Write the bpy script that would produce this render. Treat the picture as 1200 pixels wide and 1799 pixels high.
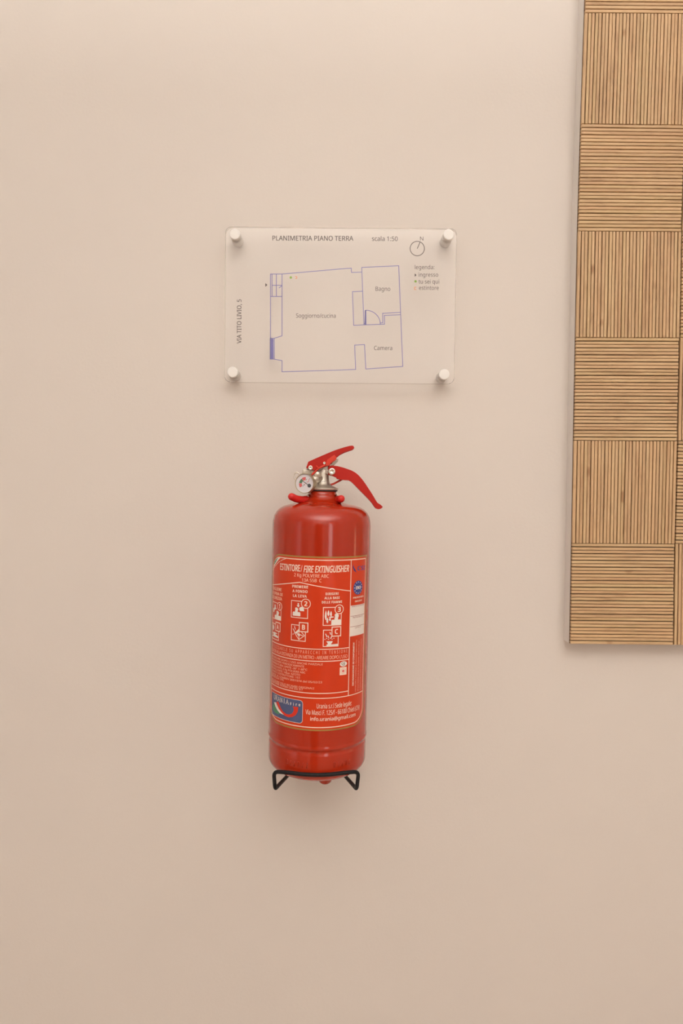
import bpy, bmesh, math, random
from mathutils import Vector, Matrix
random.seed(7)
for o in list(bpy.data.objects): bpy.data.objects.remove(o)
sc = bpy.context.scene
C = sc.collection

# ------------------------------------------------------------------ camera
EYE = 1.45; DW = .825; FPX = 1145.0
PITCH, YAW, ROLL = .031, .0107, -.0095
CM = (Matrix.Rotation(-YAW, 3, 'Z') @ Matrix.Rotation(-PITCH, 3, 'X') @ Matrix.Rotation(ROLL, 3, 'Y'))
CAM = Vector((0, -DW, EYE))
cd = bpy.data.cameras.new('camera'); cam = bpy.data.objects.new('camera', cd); C.objects.link(cam)
cd.sensor_fit = 'VERTICAL'; cd.sensor_height = 36; cd.lens = FPX / 1799 * 36; cd.clip_start = .02
rt, fw, up = CM.col[0], CM.col[1], CM.col[2]
cam.matrix_world = Matrix(((rt.x, up.x, -fw.x, CAM.x), (rt.y, up.y, -fw.y, CAM.y), (rt.z, up.z, -fw.z, CAM.z), (0, 0, 0, 1)))
sc.camera = cam

# ------------------------------------------------------------------ world, lights, exposure
w = bpy.data.worlds.new('world'); sc.world = w; w.use_nodes = True
w.node_tree.nodes['Background'].inputs[0].default_value = (1, .95, .88, 1)
w.node_tree.nodes['Background'].inputs[1].default_value = .45
sc.view_settings.view_transform = 'Standard'; sc.view_settings.look = 'None'
sc.view_settings.gamma = 1; sc.view_settings.use_curve_mapping = False
sc.view_settings.exposure = 0.0

def area(name, loc, rot, sx, sy, power, col):
    l = bpy.data.lights.new(name, 'AREA'); l.shape = 'RECTANGLE'; l.size = sx; l.size_y = sy
    l.energy = power; l.color = col
    o = bpy.data.objects.new(name, l); C.objects.link(o); o.location = loc; o.rotation_euler = rot
    return o
H = math.pi / 2
area('window_daylight', (1.25, -3.32, 1.5), (H, 0, 0), .46, 1.3, 7, (.97, .96, .95))
area('added_left_fill', (-2.62, -2.35, 1.45), (H, 0, -H), 1.0, 1.8, 3.4, (1, .97, .92))  # added soft fill from the left, kept too dim to streak the tank
area('added_bounce_fill', (.15, -1.9, 1.95), (math.pi, 0, 0), 1.6, 1.2, 77, (.95, .938, .935))  # added fill bounced off the ceiling for even light, no fixture there
area('side_lamp_light', (2.36, -.32, 1.22), (H, 0, H), .14, .30, .5, (1, .72, .42))

# ------------------------------------------------------------------ helpers
def ray(x, y): return CM @ Vector(((x - 600) / FPX, 1, -(y - 899.5) / FPX))
def P(x, y, Y):                       # photo position to the point where it stands, at depth plane Y
    d = ray(x, y); return CAM + d * ((Y + DW) / d.y)

def newmat(name, col=(.8, .8, .8), rough=.5, metal=0, coat=0, spec=.5):
    m = bpy.data.materials.new(name); m.use_nodes = True
    b = m.node_tree.nodes['Principled BSDF']
    b.inputs['Base Color'].default_value = (*col, 1); b.inputs['Roughness'].default_value = rough
    b.inputs['Metallic'].default_value = metal; b.inputs['Coat Weight'].default_value = coat
    b.inputs['Coat Roughness'].default_value = .08
    b.inputs['Specular IOR Level'].default_value = spec
    return m, m.node_tree, b
def noisy(name, c1, c2, scale, rough=.5, bump=0, bscale=200, metal=0, coat=0, detail=3, spec=.5):
    m, t, b = newmat(name, c1, rough, metal, coat, spec)
    tc = t.nodes.new('ShaderNodeTexCoord')
    n = t.nodes.new('ShaderNodeTexNoise'); n.inputs['Scale'].default_value = scale; n.inputs['Detail'].default_value = detail
    t.links.new(tc.outputs['Object'], n.inputs['Vector'])
    r = t.nodes.new('ShaderNodeValToRGB'); r.color_ramp.elements[0].color = (*c1, 1); r.color_ramp.elements[1].color = (*c2, 1)
    r.color_ramp.elements[0].position = .35; r.color_ramp.elements[1].position = .65
    t.links.new(n.outputs['Fac'], r.inputs[0]); t.links.new(r.outputs[0], b.inputs['Base Color'])
    if bump:
        n2 = t.nodes.new('ShaderNodeTexNoise'); n2.inputs['Scale'].default_value = bscale; n2.inputs['Detail'].default_value = 4
        t.links.new(tc.outputs['Object'], n2.inputs['Vector'])
        bp = t.nodes.new('ShaderNodeBump'); bp.inputs['Strength'].default_value = bump; bp.inputs['Distance'].default_value = .001
        t.links.new(n2.outputs['Fac'], bp.inputs['Height']); t.links.new(bp.outputs[0], b.inputs['Normal'])
    return m

def obj(name, bm, mat, parent=None, smooth=False, mats=None):
    me = bpy.data.meshes.new(name)
    if parent is not None:
        bm.transform(Matrix.Translation(-parent_loc(parent)))
    bmesh.ops.recalc_face_normals(bm, faces=bm.faces) if name not in NORECALC else None
    bm.to_mesh(me); bm.free()
    for mm in (mats or [mat]): me.materials.append(mm)
    if smooth:
        for p in me.polygons: p.use_smooth = True
    o = bpy.data.objects.new(name, me); C.objects.link(o)
    if parent is not None: o.parent = parent
    return o
NORECALC = {'lettering', 'printed_lines'}
def parent_loc(p):
    v = Vector((0, 0, 0))
    while p is not None: v += p.location; p = p.parent
    return v
def empty(name, loc, label, cat, group=None):
    o = bpy.data.objects.new(name, None); C.objects.link(o); o.location = loc; o.empty_display_size = .05
    o['label'] = label; o['category'] = cat
    if group: o['group'] = group
    return o
def struct(name, bm, mat):
    o = obj(name, bm, mat); o['kind'] = 'structure'; return o

def box(bm, x0, x1, y0, y1, z0, z1, bev=0):
    v = [bm.verts.new(p) for p in ((x0,y0,z0),(x1,y0,z0),(x1,y1,z0),(x0,y1,z0),(x0,y0,z1),(x1,y0,z1),(x1,y1,z1),(x0,y1,z1))]
    fs = [bm.faces.new([v[i] for i in f]) for f in ((0,1,5,4),(1,2,6,5),(2,3,7,6),(3,0,4,7),(4,5,6,7),(3,2,1,0))]
    if bev:
        es = list({e for f in fs for e in f.edges})
        bmesh.ops.bevel(bm, geom=es, offset=bev, segments=3, profile=.5, affect='EDGES', clamp_overlap=True)
    return bm
def prism(bm, pts, d, bev=0):         # pts: front outline (Vectors); d: extrusion vector
    a = [bm.verts.new(p) for p in pts]; b = [bm.verts.new(Vector(p) + d) for p in pts]
    n = len(a); es = []
    f1 = bm.faces.new(a); f2 = bm.faces.new(b[::-1])
    for i in range(n): bm.faces.new((a[i], b[i], b[(i+1) % n], a[(i+1) % n]))
    if bev:
        bmesh.ops.bevel(bm, geom=list(f1.edges) + list(f2.edges), offset=bev, segments=2, profile=.6, affect='EDGES', clamp_overlap=True)
    return bm
def lathe(bm, prof, axis=None, org=(0,0,0), n=64, cap0=True, cap1=True):   # prof: (r, z)
    M = axis if axis is not None else Matrix.Identity(3)
    org = Vector(org); rings = []
    for r, z in prof:
        rings.append([bm.verts.new(org + M @ Vector((r*math.cos(2*math.pi*i/n), r*math.sin(2*math.pi*i/n), z))) for i in range(n)])
    for a, b in zip(rings, rings[1:]):
        for i in range(n): bm.faces.new((a[i], a[(i+1) % n], b[(i+1) % n], b[i]))
    if cap0: bm.faces.new(rings[0][::-1])
    if cap1: bm.faces.new(rings[-1])
    return bm
TOCAM = Matrix(((1,0,0),(0,0,-1),(0,1,0)))      # lathe axis turned towards -y
def smoothpath(pts, it=2):
    pts = [Vector(p) for p in pts]
    for _ in range(it):
        q = [pts[0]]
        for a, b in zip(pts, pts[1:]): q += [a*.75 + b*.25, a*.25 + b*.75]
        pts = q + [pts[-1]]
    return pts
def tube(bm, pts, r, n=12, round_end=False):
    pts = [Vector(p) for p in pts]; rs = [r]*len(pts) if not hasattr(r, '__len__') else list(r)
    if round_end:
        t = (pts[-1]-pts[-2]).normalized(); e = pts[-1]; rr = rs[-1]
        for k in (1, 2, 3, 4, 5):
            a = k*math.pi/2/5.3; pts.append(e + t*rr*math.sin(a)); rs.append(rr*math.cos(a))
    t0 = (pts[1]-pts[0]).normalized()
    u = t0.orthogonal().normalized(); rings = []
    for i, p in enumerate(pts):
        t = ((pts[min(i+1, len(pts)-1)] - pts[max(i-1, 0)])).normalized()
        u = (u - t*u.dot(t)).normalized(); v = t.cross(u)
        rings.append([bm.verts.new(p + (u*math.cos(2*math.pi*k/n) + v*math.sin(2*math.pi*k/n))*rs[i]) for k in range(n)])
    for a, b in zip(rings, rings[1:]):
        for i in range(n): bm.faces.new((a[i], a[(i+1) % n], b[(i+1) % n], b[i]))
    bm.faces.new(rings[0][::-1]); bm.faces.new(rings[-1])
    return bm

# ---- flat print laid on a surface: 'place' turns surface coordinates (s, t, lift) into a point
FACE = None
try:
    import os
    fp = os.path.join(bpy.utils.system_resource('DATAFILES'), 'fonts', 'NotoSansMath-Regular.woff2')
    if os.path.exists(fp): FACE = bpy.data.fonts.load(fp)
except Exception: FACE = None
def text_tris(body, bold=0.0, shear=0.0, spacing=1.0):
    c = bpy.data.curves.new('t', 'FONT'); c.body = body; c.size = 1
    if FACE and '°' not in body: c.font = FACE
    c.resolution_u = 3
    c.shear = shear; c.space_character = spacing
    o = bpy.data.objects.new('t', c); C.objects.link(o)
    bpy.context.view_layer.update()
    dg = bpy.context.evaluated_depsgraph_get()
    me = bpy.data.meshes.new_from_object(o.evaluated_get(dg))
    v = [tuple(p.co) for p in me.vertices]; f = [tuple(p.vertices) for p in me.polygons]
    bpy.data.objects.remove(o); bpy.data.meshes.remove(me); bpy.data.curves.remove(c)
    if bold:
        n = len(v); V, F = [], []
        for z, (dx, dy) in enumerate(((-1, -.5), (1, -.5), (-1, .5), (1, .5), (0, 0))):
            k = len(V); V += [(p[0] + dx*bold, p[1] + dy*bold, z*.000015) for p in v]; F += [tuple(i + k for i in t) for t in f]
        v, f = V, F
    return v, f
CAPH = .729   # capital height of the face, set from the face itself below
_v, _f = text_tris('H'); CAPH = max(p[1] for p in _v)
_v, _f = text_tris('H°'); CAPD = max(p[1] for p in _v if p[0] < .5)
class Print:
    def __init__(s, uv, place): s.uv = uv; s.place = place; s.bm = bmesh.new(); s.mats = []; s.lift = .00012
    def mi(s, m):
        if m not in s.mats: s.mats.append(m)
        return s.mats.index(m)
    def text(s, body, a, b, h, mat, bold=0, shear=0, spacing=1, lift=None):   # a, b: baseline ends seen in the photo; h: capital height in metres
        v, f = text_tris(body, bold, shear, spacing)
        x0 = min(p[0] for p in v); x1 = max(p[0] for p in v)
        A = Vector(s.uv(*a)); B = Vector(s.uv(*b)); d = (B-A); L = d.length; d /= L; n = Vector((-d.y, d.x))
        k = h / (CAPD if '°' in body else CAPH); L_ = lift or s.lift; mi = s.mi(mat)
        vs = []
        for p in v:
            q = A + d*((p[0]-x0)/(x1-x0)*L) + n*(p[1]*k)
            vs.append(s.bm.verts.new(s.place(q.x, q.y, L_ + p[2])))
        for t in f:
            try: fc = s.bm.faces.new([vs[i] for i in t]); fc.material_index = mi
            except ValueError: pass
    def quadstrip(s, pts, wd, mat, closed=False, lift=None, step=.004):   # line in surface coordinates
        pts = [Vector(p) for p in pts]
        if closed: pts = pts + [pts[0]]
        q = [pts[0]]
        for a, b in zip(pts, pts[1:]):
            n = max(1, int((b-a).length/step))
            q += [a + (b-a)*(k/n) for k in range(1, n+1)]
        mi = s.mi(mat); L_ = lift or s.lift; ring = []
        m = len(q)
        for i, p in enumerate(q):
            if closed: pa, pb = q[(i-1) % (m-1)], q[(i+1) % (m-1)]
            else: pa, pb = q[max(i-1, 0)], q[min(i+1, m-1)]
            d1 = (p-pa).normalized() if (p-pa).length > 1e-9 else (pb-p).normalized()
            d2 = (pb-p).normalized() if (pb-p).length > 1e-9 else d1
            t = (d1+d2).normalized(); n = Vector((-t.y, t.x)); cs = max(.5, t.dot(d1)); o_ = n*(wd/2/cs)
            ring.append((s.bm.verts.new(s.place(*(p+o_), L_)), s.bm.verts.new(s.place(*(p-o_), L_))))
        for a, b in zip(ring, ring[1:]):
            f = s.bm.faces.new((a[0], a[1], b[1], b[0])); f.material_index = mi
    def line(s, px, wd, mat, closed=False, lift=None): s.quadstrip([s.uv(*p) for p in px], wd, mat, closed, lift)
    def poly(s, pts, mat, lift=None):      # pts in surface coordinates
        b2 = bmesh.new(); vs = [b2.verts.new((p[0], p[1], 0)) for p in pts]; b2.faces.new(vs)
        xs = [p[0] for p in pts]; lo, hi = min(xs), max(xs); n = int((hi-lo)/.003)
        for k in range(1, n+1):
            x = lo + (hi-lo)*k/(n+1)
            bmesh.ops.bisect_plane(b2, geom=b2.verts[:]+b2.edges[:]+b2.faces[:], plane_co=(x,0,0), plane_no=(1,0,0))
        bmesh.ops.triangulate(b2, faces=b2.faces[:])
        mi = s.mi(mat); L_ = lift or s.lift; mp = {}
        for v in b2.verts: mp[v] = s.bm.verts.new(s.place(v.co.x, v.co.y, L_))
        for f in b2.faces:
            g = s.bm.faces.new([mp[v] for v in f.verts]); g.material_index = mi
        b2.free()
    def polypx(s, px, mat, lift=None): s.poly([s.uv(*p) for p in px], mat, lift)
    def disc(s, c, r, mat, lift=None, n=28, ry=None):
        ry = ry or r; s.poly([(c[0]+r*math.cos(2*math.pi*k/n), c[1]+ry*math.sin(2*math.pi*k/n)) for k in range(n)], mat, lift)
    def ring(s, c, r, wd, mat, lift=None, n=32): s.quadstrip([(c[0]+r*math.cos(2*math.pi*k/n), c[1]+r*math.sin(2*math.pi*k/n)) for k in range(n)], wd, mat, True, lift)
    def rect(s, a, b, wd, mat): s.quadstrip([(a[0],a[1]),(b[0],a[1]),(b[0],b[1]),(a[0],b[1])], wd, mat, True)
    def build(s, name, parent):
        for f in s.bm.faces: f.smooth = False
        return obj(name, s.bm, None, parent, mats=s.mats)

# ------------------------------------------------------------------ materials
M_wall = noisy('cream_wall_paint', (.72, .655, .60), (.735, .67, .61), 2.2, .62, .12, 260)
M_ceil = noisy('white_ceiling_paint', (.80, .77, .72), (.82, .79, .74), 3, .8)
M_floor = noisy('warm_floor_tile', (.62, .48, .38), (.66, .52, .42), 3, .35)
M_board = noisy('cream_board_lacquer', (.82, .77, .72), (.84, .79, .74), 3, .5)
M_felt = noisy('dark_felt_backing', (.05, .024, .011), (.07, .034, .015), 90, .95)
M_dark = noisy('dark_slab_varnish', (.10, .055, .03), (.13, .07, .04), 6, .4)
M_frame = noisy('white_window_paint', (.8, .78, .74), (.82, .8, .76), 5, .4)

def wood(name, sc3):
    m, t, b = newmat(name, (.6, .4, .2), .52)
    tc = t.nodes.new('ShaderNodeTexCoord'); oi = t.nodes.new('ShaderNodeObjectInfo')
    mp = t.nodes.new('ShaderNodeMapping'); mp.inputs['Scale'].default_value = sc3
    ad = t.nodes.new('ShaderNodeVectorMath'); ad.operation = 'ADD'
    mu = t.nodes.new('ShaderNodeVectorMath'); mu.operation = 'SCALE'; mu.inputs[0].default_value = (3.1, 5.7, 7.3)
    t.links.new(oi.outputs['Random'], mu.inputs['Scale'])
    t.links.new(tc.outputs['Object'], ad.inputs[0]); t.links.new(mu.outputs[0], ad.inputs[1]); t.links.new(ad.outputs[0], mp.inputs[0])
    n = t.nodes.new('ShaderNodeTexNoise'); n.inputs['Scale'].default_value = 1; n.inputs['Detail'].default_value = 5; n.inputs['Roughness'].default_value = .65
    n.inputs['Distortion'].default_value = .5
    t.links.new(mp.outputs[0], n.inputs['Vector'])
    r = t.nodes.new('ShaderNodeValToRGB'); e = r.color_ramp.elements
    e[0].position = .30; e[0].color = (.42, .25, .13, 1); e[1].position = .70; e[1].color = (.70, .49, .28, 1)
    k = r.color_ramp.elements.new(.48); k.color = (.60, .395, .215, 1)
    t.links.new(n.outputs['Fac'], r.inputs[0])
    # a tint of its own for every slat
    r2 = t.nodes.new('ShaderNodeValToRGB'); g = r2.color_ramp.elements
    g[0].position = 0; g[0].color = (1.0, .97, .96, 1); g[1].position = 1; g[1].color = (.97, .99, .92, 1)
    for ps, cc in ((.25, (1.04, 1.01, .97)), (.5, (.95, .93, .91)), (.75, (1.03, 1.04, 1.02))):
        q = g.new(ps); q.color = (*cc, 1)
    t.links.new(oi.outputs['Random'], r2.inputs[0])
    mx = t.nodes.new('ShaderNodeMix'); mx.data_type = 'RGBA'; mx.blend_type = 'MULTIPLY'; mx.inputs[0].default_value = 1
    t.links.new(r.outputs[0], mx.inputs[6]); t.links.new(r2.outputs[0], mx.inputs[7])
    # few darker knots
    vo = t.nodes.new('ShaderNodeTexNoise'); vo.inputs['Scale'].default_value = 26; vo.inputs['Detail'].default_value = 1
    t.links.new(ad.outputs[0], vo.inputs['Vector'])
    r3 = t.nodes.new('ShaderNodeValToRGB'); r3.color_ramp.elements[0].position = .735; r3.color_ramp.elements[0].color = (1, 1, 1, 1)
    r3.color_ramp.elements[1].position = .80; r3.color_ramp.elements[1].color = (.66, .55, .48, 1)
    t.links.new(vo.outputs['Fac'], r3.inputs[0])
    m2 = t.nodes.new('ShaderNodeMix'); m2.data_type = 'RGBA'; m2.blend_type = 'MULTIPLY'; m2.inputs[0].default_value = 1
    t.links.new(mx.outputs[2], m2.inputs[6]); t.links.new(r3.outputs[0], m2.inputs[7])
    t.links.new(m2.outputs[2], b.inputs['Base Color'])
    return m
M_wv = wood('oak_upright_grain', (260, 60, 14)); M_wh = wood('oak_level_grain', (14, 60, 260))

M_red = noisy('red_tank_enamel', (.40, .022, .005), (.44, .027, .006), 6, .14, 0, 0, 0, .15)
M_lab = noisy('red_label_film', (.62, .043, .007), (.66, .050, .010), 8, .30, spec=.38)
M_lever = noisy('red_lever_lacquer', (.46, .014, .007), (.52, .018, .009), 40, .40, .03, 900, spec=.3)
M_tab = noisy('red_tab_plastic', (.66, .035, .014), (.70, .05, .02), 40, .4)
M_rub = noisy('red_rubber', (.62, .012, .010), (.66, .018, .014), 40, .35)
M_nick = noisy('nickel_casting', (.60, .55, .47), (.68, .62, .54), 120, .42, .25, 500, .85)
M_chrome = noisy('zinc_rivet', (.78, .74, .66), (.84, .80, .72), 60, .22, 0, 0, .9)
M_brass = noisy('brass_rim', (.52, .44, .30), (.60, .52, .38), 60, .35, 0, 0, .8)
M_blk = noisy('black_gasket', (.02, .02, .02), (.03, .03, .03), 30, .6)
M_wire = noisy('black_powder_coat', (.010, .009, .010), (.015, .014, .016), 400, .50, .15, 1500, spec=.2)
M_cap = noisy('satin_white_metal', (.86, .83, .79), (.88, .85, .81), 60, .38)
M_barrel = noisy('satin_grey_metal', (.62, .58, .53), (.66, .62, .57), 60, .4)
def flat(name, c, rough=.5): return noisy(name, c, tuple(min(1, x*1.05) for x in c), 50, rough)
I_white = flat('cream_ink', (.88, .66, .54)); I_thin = flat('pale_ink', (.90, .50, .36)); I_pale = flat('white_ink', (.80, .72, .66))
I_gold = flat('gold_ink', (.36, .20, .045), .35); I_green = flat('green_ink', (.06, .25, .13)); I_blue = flat('blue_ink', (.035, .055, .26))
I_navy = flat('logo_blue_ink', (.075, .095, .205)); I_dred = flat('dark_red_ink', (.30, .03, .02)); I_red = flat('red_ink', (.66, .03, .01))
I_black = flat('black_ink', (.05, .04, .04)); I_text = flat('dark_grey_ink', (.11, .085, .08)); I_plan = flat('blue_violet_ink', (.20, .185, .46))
I_orange = flat('orange_ink', (.80, .30, .14)); I_lgreen = flat('leaf_green_ink', (.26, .42, .08)); I_dkblue = flat('deep_blue_ink', (.05, .03, .16))
I_dial = flat('dial_white', (.72, .69, .72), .3); I_pink = flat('dial_pink_ink', (.68, .13, .13)); I_dgreen = flat('dial_green_ink', (.12, .23, .14)); I_grey = flat('needle_grey', (.085, .085, .09))
I_orchid = flat('pink_mark', (.60, .16, .16))

def acrylic(name, k, tint=(1, 1, 1), dif=.06):
    m = bpy.data.materials.new(name); m.use_nodes = True; t = m.node_tree; t.nodes.clear()
    out = t.nodes.new('ShaderNodeOutputMaterial'); tr = t.nodes.new('ShaderNodeBsdfTransparent'); gl = t.nodes.new('ShaderNodeBsdfGlossy')
    df = t.nodes.new('ShaderNodeBsdfDiffuse'); fr = t.nodes.new('ShaderNodeFresnel'); fr.inputs[0].default_value = k
    nz = t.nodes.new('ShaderNodeTexNoise'); nz.inputs['Scale'].default_value = 30
    mr = t.nodes.new('ShaderNodeMapRange'); mr.inputs['To Min'].default_value = .02; mr.inputs['To Max'].default_value = .04
    t.links.new(nz.outputs['Fac'], mr.inputs['Value']); t.links.new(mr.outputs[0], gl.inputs['Roughness'])
    tr.inputs[0].default_value = (*tint, 1); df.inputs[0].default_value = (.93, .90, .88, 1)
    a = t.nodes.new('ShaderNodeMixShader'); a.inputs[0].default_value = dif
    b = t.nodes.new('ShaderNodeMixShader')
    t.links.new(tr.outputs[0], a.inputs[1]); t.links.new(df.outputs[0], a.inputs[2])
    ge = t.nodes.new('ShaderNodeNewGeometry'); iv = t.nodes.new('ShaderNodeMath'); iv.operation = 'SUBTRACT'; iv.inputs[0].default_value = 1
    mu = t.nodes.new('ShaderNodeMath'); mu.operation = 'MULTIPLY'
    t.links.new(ge.outputs['Backfacing'], iv.inputs[1]); t.links.new(iv.outputs[0], mu.inputs[0]); t.links.new(fr.outputs[0], mu.inputs[1])
    t.links.new(mu.outputs[0], b.inputs[0]); t.links.new(a.outputs[0], b.inputs[1]); t.links.new(gl.outputs[0], b.inputs[2])
    t.links.new(b.outputs[0], out.inputs[0]); return m
M_acr = acrylic('clear_acrylic', 1.42, (1, 1, 1), .12); M_back = acrylic('acrylic_rear_face', 1.0, (1, 1, 1), 0); M_edge = acrylic('acrylic_cut_edge', 1.45, (.80, .74, .68), .30)

# ------------------------------------------------------------------ room shell
X0, X1, Y1, HC = -2.4, 2.4, -3.2, 2.7
bm = bmesh.new(); box(bm, X0-.1, X1+.1, 0, .12, 0, HC); struct('wall_back', bm, M_wall)
bm = bmesh.new(); box(bm, X1, X1+.12, Y1, 0, 0, HC); struct('wall_right', bm, M_wall)
bm = bmesh.new()
for a in ((Y1, -2.45, 0, HC), (-1.35, 0, 0, HC), (-2.45, -1.35, 2.35, HC), (-2.45, -1.35, 0, .5)): box(bm, X0-.12, X0, a[0], a[1], a[2], a[3])
struct('wall_left', bm, M_wall)
bm = bmesh.new()
for a in ((X0, .98, 0, HC), (1.52, X1, 0, HC), (.98, 1.52, 2.2, HC), (.98, 1.52, 0, .85)): box(bm, a[0], a[1], Y1-.12, Y1, a[2], a[3])
struct('wall_front', bm, M_wall)
bm = bmesh.new(); box(bm, X0-.1, X1+.1, Y1-.1, .1, -.1, 0); struct('floor', bm, M_floor)
bm = bmesh.new(); box(bm, X0-.1, X1+.1, Y1-.1, .1, HC, HC+.1); struct('ceiling', bm, M_ceil)
bm = bmesh.new()
for a in ((.98, 1.02, .85, 2.2), (1.48, 1.52, .85, 2.2), (1.02, 1.48, .85, .9), (1.02, 1.48, 2.15, 2.2), (1.235, 1.265, .9, 2.15)): box(bm, a[0], a[1], Y1-.09, Y1-.03, a[2], a[3])
struct('window_1', bm, M_frame)
bm = bmesh.new()
for a in ((-2.45, -2.40, .5, 2.35), (-1.40, -1.35, .5, 2.35), (-2.40, -1.40, .5, .56), (-2.40, -1.40, 2.29, 2.35), (-1.92, -1.88, .56, 2.29)): box(bm, X0-.09, X0-.03, a[0], a[1], a[2], a[3])
struct('window_2', bm, M_frame)
bm = bmesh.new(); box(bm, -.75, .12, Y1, Y1+.05, 0, 2.1); struct('reflection_slab', bm, M_dark)  # unseen dark slab, added to give the tank a dark reflected band

# ------------------------------------------------------------------ slatted oak panel on a cream board
T_ALL, T_SLAT, T_FELT = .0234, .0034, .0010
YF = -T_ALL
L0 = [(1034.2, -172), (1027.9, 21.9), (1021.3, 217.4), (1015.8, 405.5), (1012.0, 592.9), (1008.6, 773.6), (1005.4, 954.8), (1002.1, 1131.4)]
R0 = [(1219.5, -172), (1210.6, 23.4), (1203.4, 219.6), (1197.5, 406.8), (1194.0, 593.6), (1190.2, 774.6), (1185.6, 955.9), (1183.2, 1133.4)]
Lw = [P(x, y, YF) for x, y in L0]; Rw = [P(x, y, YF) for x, y in R0]
S = .1255
panel = empty('slat_panel', Vector((Lw[-1].x + .19, 0, Lw[-1].z)), 'light oak panel of square tiles of thin slats, alternately upright and level, on cream board', 'wall panel')
pts = [Vector((p.x, -T_ALL + T_SLAT + T_FELT, p.z)) for p in Lw]
pts = [pts[0] + Vector((0, 0, .125))] + pts
far = [Vector((p.x + 3*S, p.y, p.z - .004)) for p in pts[::-1]]
bm = bmesh.new(); prism(bm, pts + far, Vector((0, T_ALL - T_SLAT - T_FELT, 0)))
o = obj('backing_board', bm, M_board, panel); o['label'] = 'cream painted board edge'
def lerp(a, b, t): return a + (b-a)*t
def slat_mesh(bm, q):                  # q: four front corners (Vectors) a,b,c,d
    y0 = q[0].y; y1 = y0 + T_SLAT; cx = sum((p for p in q), Vector())/4
    def ring(k, y): return [bm.verts.new(Vector((cx.x + (p.x-cx.x) - math.copysign(k, p.x-cx.x), y, cx.z + (p.z-cx.z) - math.copysign(k, p.z-cx.z)))) for p in q]
    A = ring(.0003, y0); B = ring(0, y0+.0003); Cc = ring(0, y1)
    bm.faces.new(A); bm.faces.new(Cc[::-1])
    for U, V in ((A, B), (B, Cc)):
        for i in range(4): bm.faces.new((U[i], V[i], V[(i+1) % 4], U[(i+1) % 4]))
NS = 30
def tile(c, vertical, single, dy=0):   # c: TL, TR, BR, BL ; single: indices built one by one
    TL, TR, BR, BL = c; g = .0004
    bm = bmesh.new()
    prism(bm, [Vector((p.x, YF + T_SLAT, p.z)) for p in c], Vector((0, T_FELT, 0)))
    t = obj('slat_tile', bm, M_felt, panel)
    t['label'] = 'square tile of upright oak slats' if vertical else 'square tile of level oak slats'
    rest = bmesh.new(); anyrest = False
    for k in range(NS):
        # kerfs alternate wide and narrow
        ga = .00034 if k % 2 == 0 else .00056; gb = .00056 if k % 2 == 0 else .00034
        if k == 0: ga = .0003
        if k == NS-1: gb = .0003
        j = random.uniform(-.00006, .00006); dyk = random.uniform(-.00012, .00012)
        if vertical:
            W_ = (TR-TL).length
            a, b = k/NS + (ga+j)/W_, (k+1)/NS - (gb-j)/W_
            e0, e1 = g/.125, 1 - g/.125
            top = lambda t_: lerp(TL, TR, t_); bot = lambda t_: lerp(BL, BR, t_)
            q = [lerp(top(a), bot(a), e0), lerp(top(b), bot(b), e0), lerp(top(b), bot(b), e1), lerp(top(a), bot(a), e1)]
        else:
            W_ = (BL-TL).length
            a, b = k/NS + (ga+j)/W_, (k+1)/NS - (gb-j)/W_
            e0, e1 = g/.125, 1 - (g + random.uniform(0, .0006))/.125
            lf = lambda t_: lerp(TL, BL, t_); rg = lambda t_: lerp(TR, BR, t_)
            q = [lerp(lf(a), rg(a), e0), lerp(lf(a), rg(a), e1), lerp(lf(b), rg(b), e1), lerp(lf(b), rg(b), e0)]
        q = [p + Vector((0, dyk, 0)) for p in q]
        if k in single:
            b2 = bmesh.new(); slat_mesh(b2, q); obj('slat', b2, M_wv if vertical else M_wh, t)
        else: slat_mesh(rest, q); anyrest = True
    if anyrest:
        r = obj('slat_row', rest, M_wv if vertical else M_wh, t); r['kind'] = 'stuff'
    else: rest.free()
ALL = set(range(NS))
for i in range(7):
    vert = i % 2 == 1
    single = ALL if i else set(range(25, 30))
    tile([Lw[i], Rw[i], Rw[i+1], Lw[i+1]], vert, single)
    gx = Vector((.0009, 0, 0)); dz = Vector((0, 0, .0008 if i in (4, 6) else 0)); dz2 = Vector((0, 0, .0008 if i in (3, 5) else 0))
    L2 = [Rw[i] + gx + dz, Rw[i+1] + gx + dz2]; SX = Vector((S, 0, -.0015))
    s2 = (set(range(3)) if not vert else ALL) if i >= 2 else set()
    tile([L2[0], L2[0] + SX, L2[1] + SX, L2[1]], not vert, s2)
    L3 = [p + SX + gx for p in L2]
    tile([L3[0], L3[0] + SX, L3[1] + SX, L3[1]], vert, set())
u = Vector((0, 0, .1245))
for k in range(3):
    b0 = Lw[0] + Vector((k*(S+.0009), 0, 0)); tile([b0+u, b0+u+Vector((S, 0, 0)), b0+Vector((S, 0, .0004)), b0+Vector((0, 0, .0004))], k % 2 == 0, set())

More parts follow.
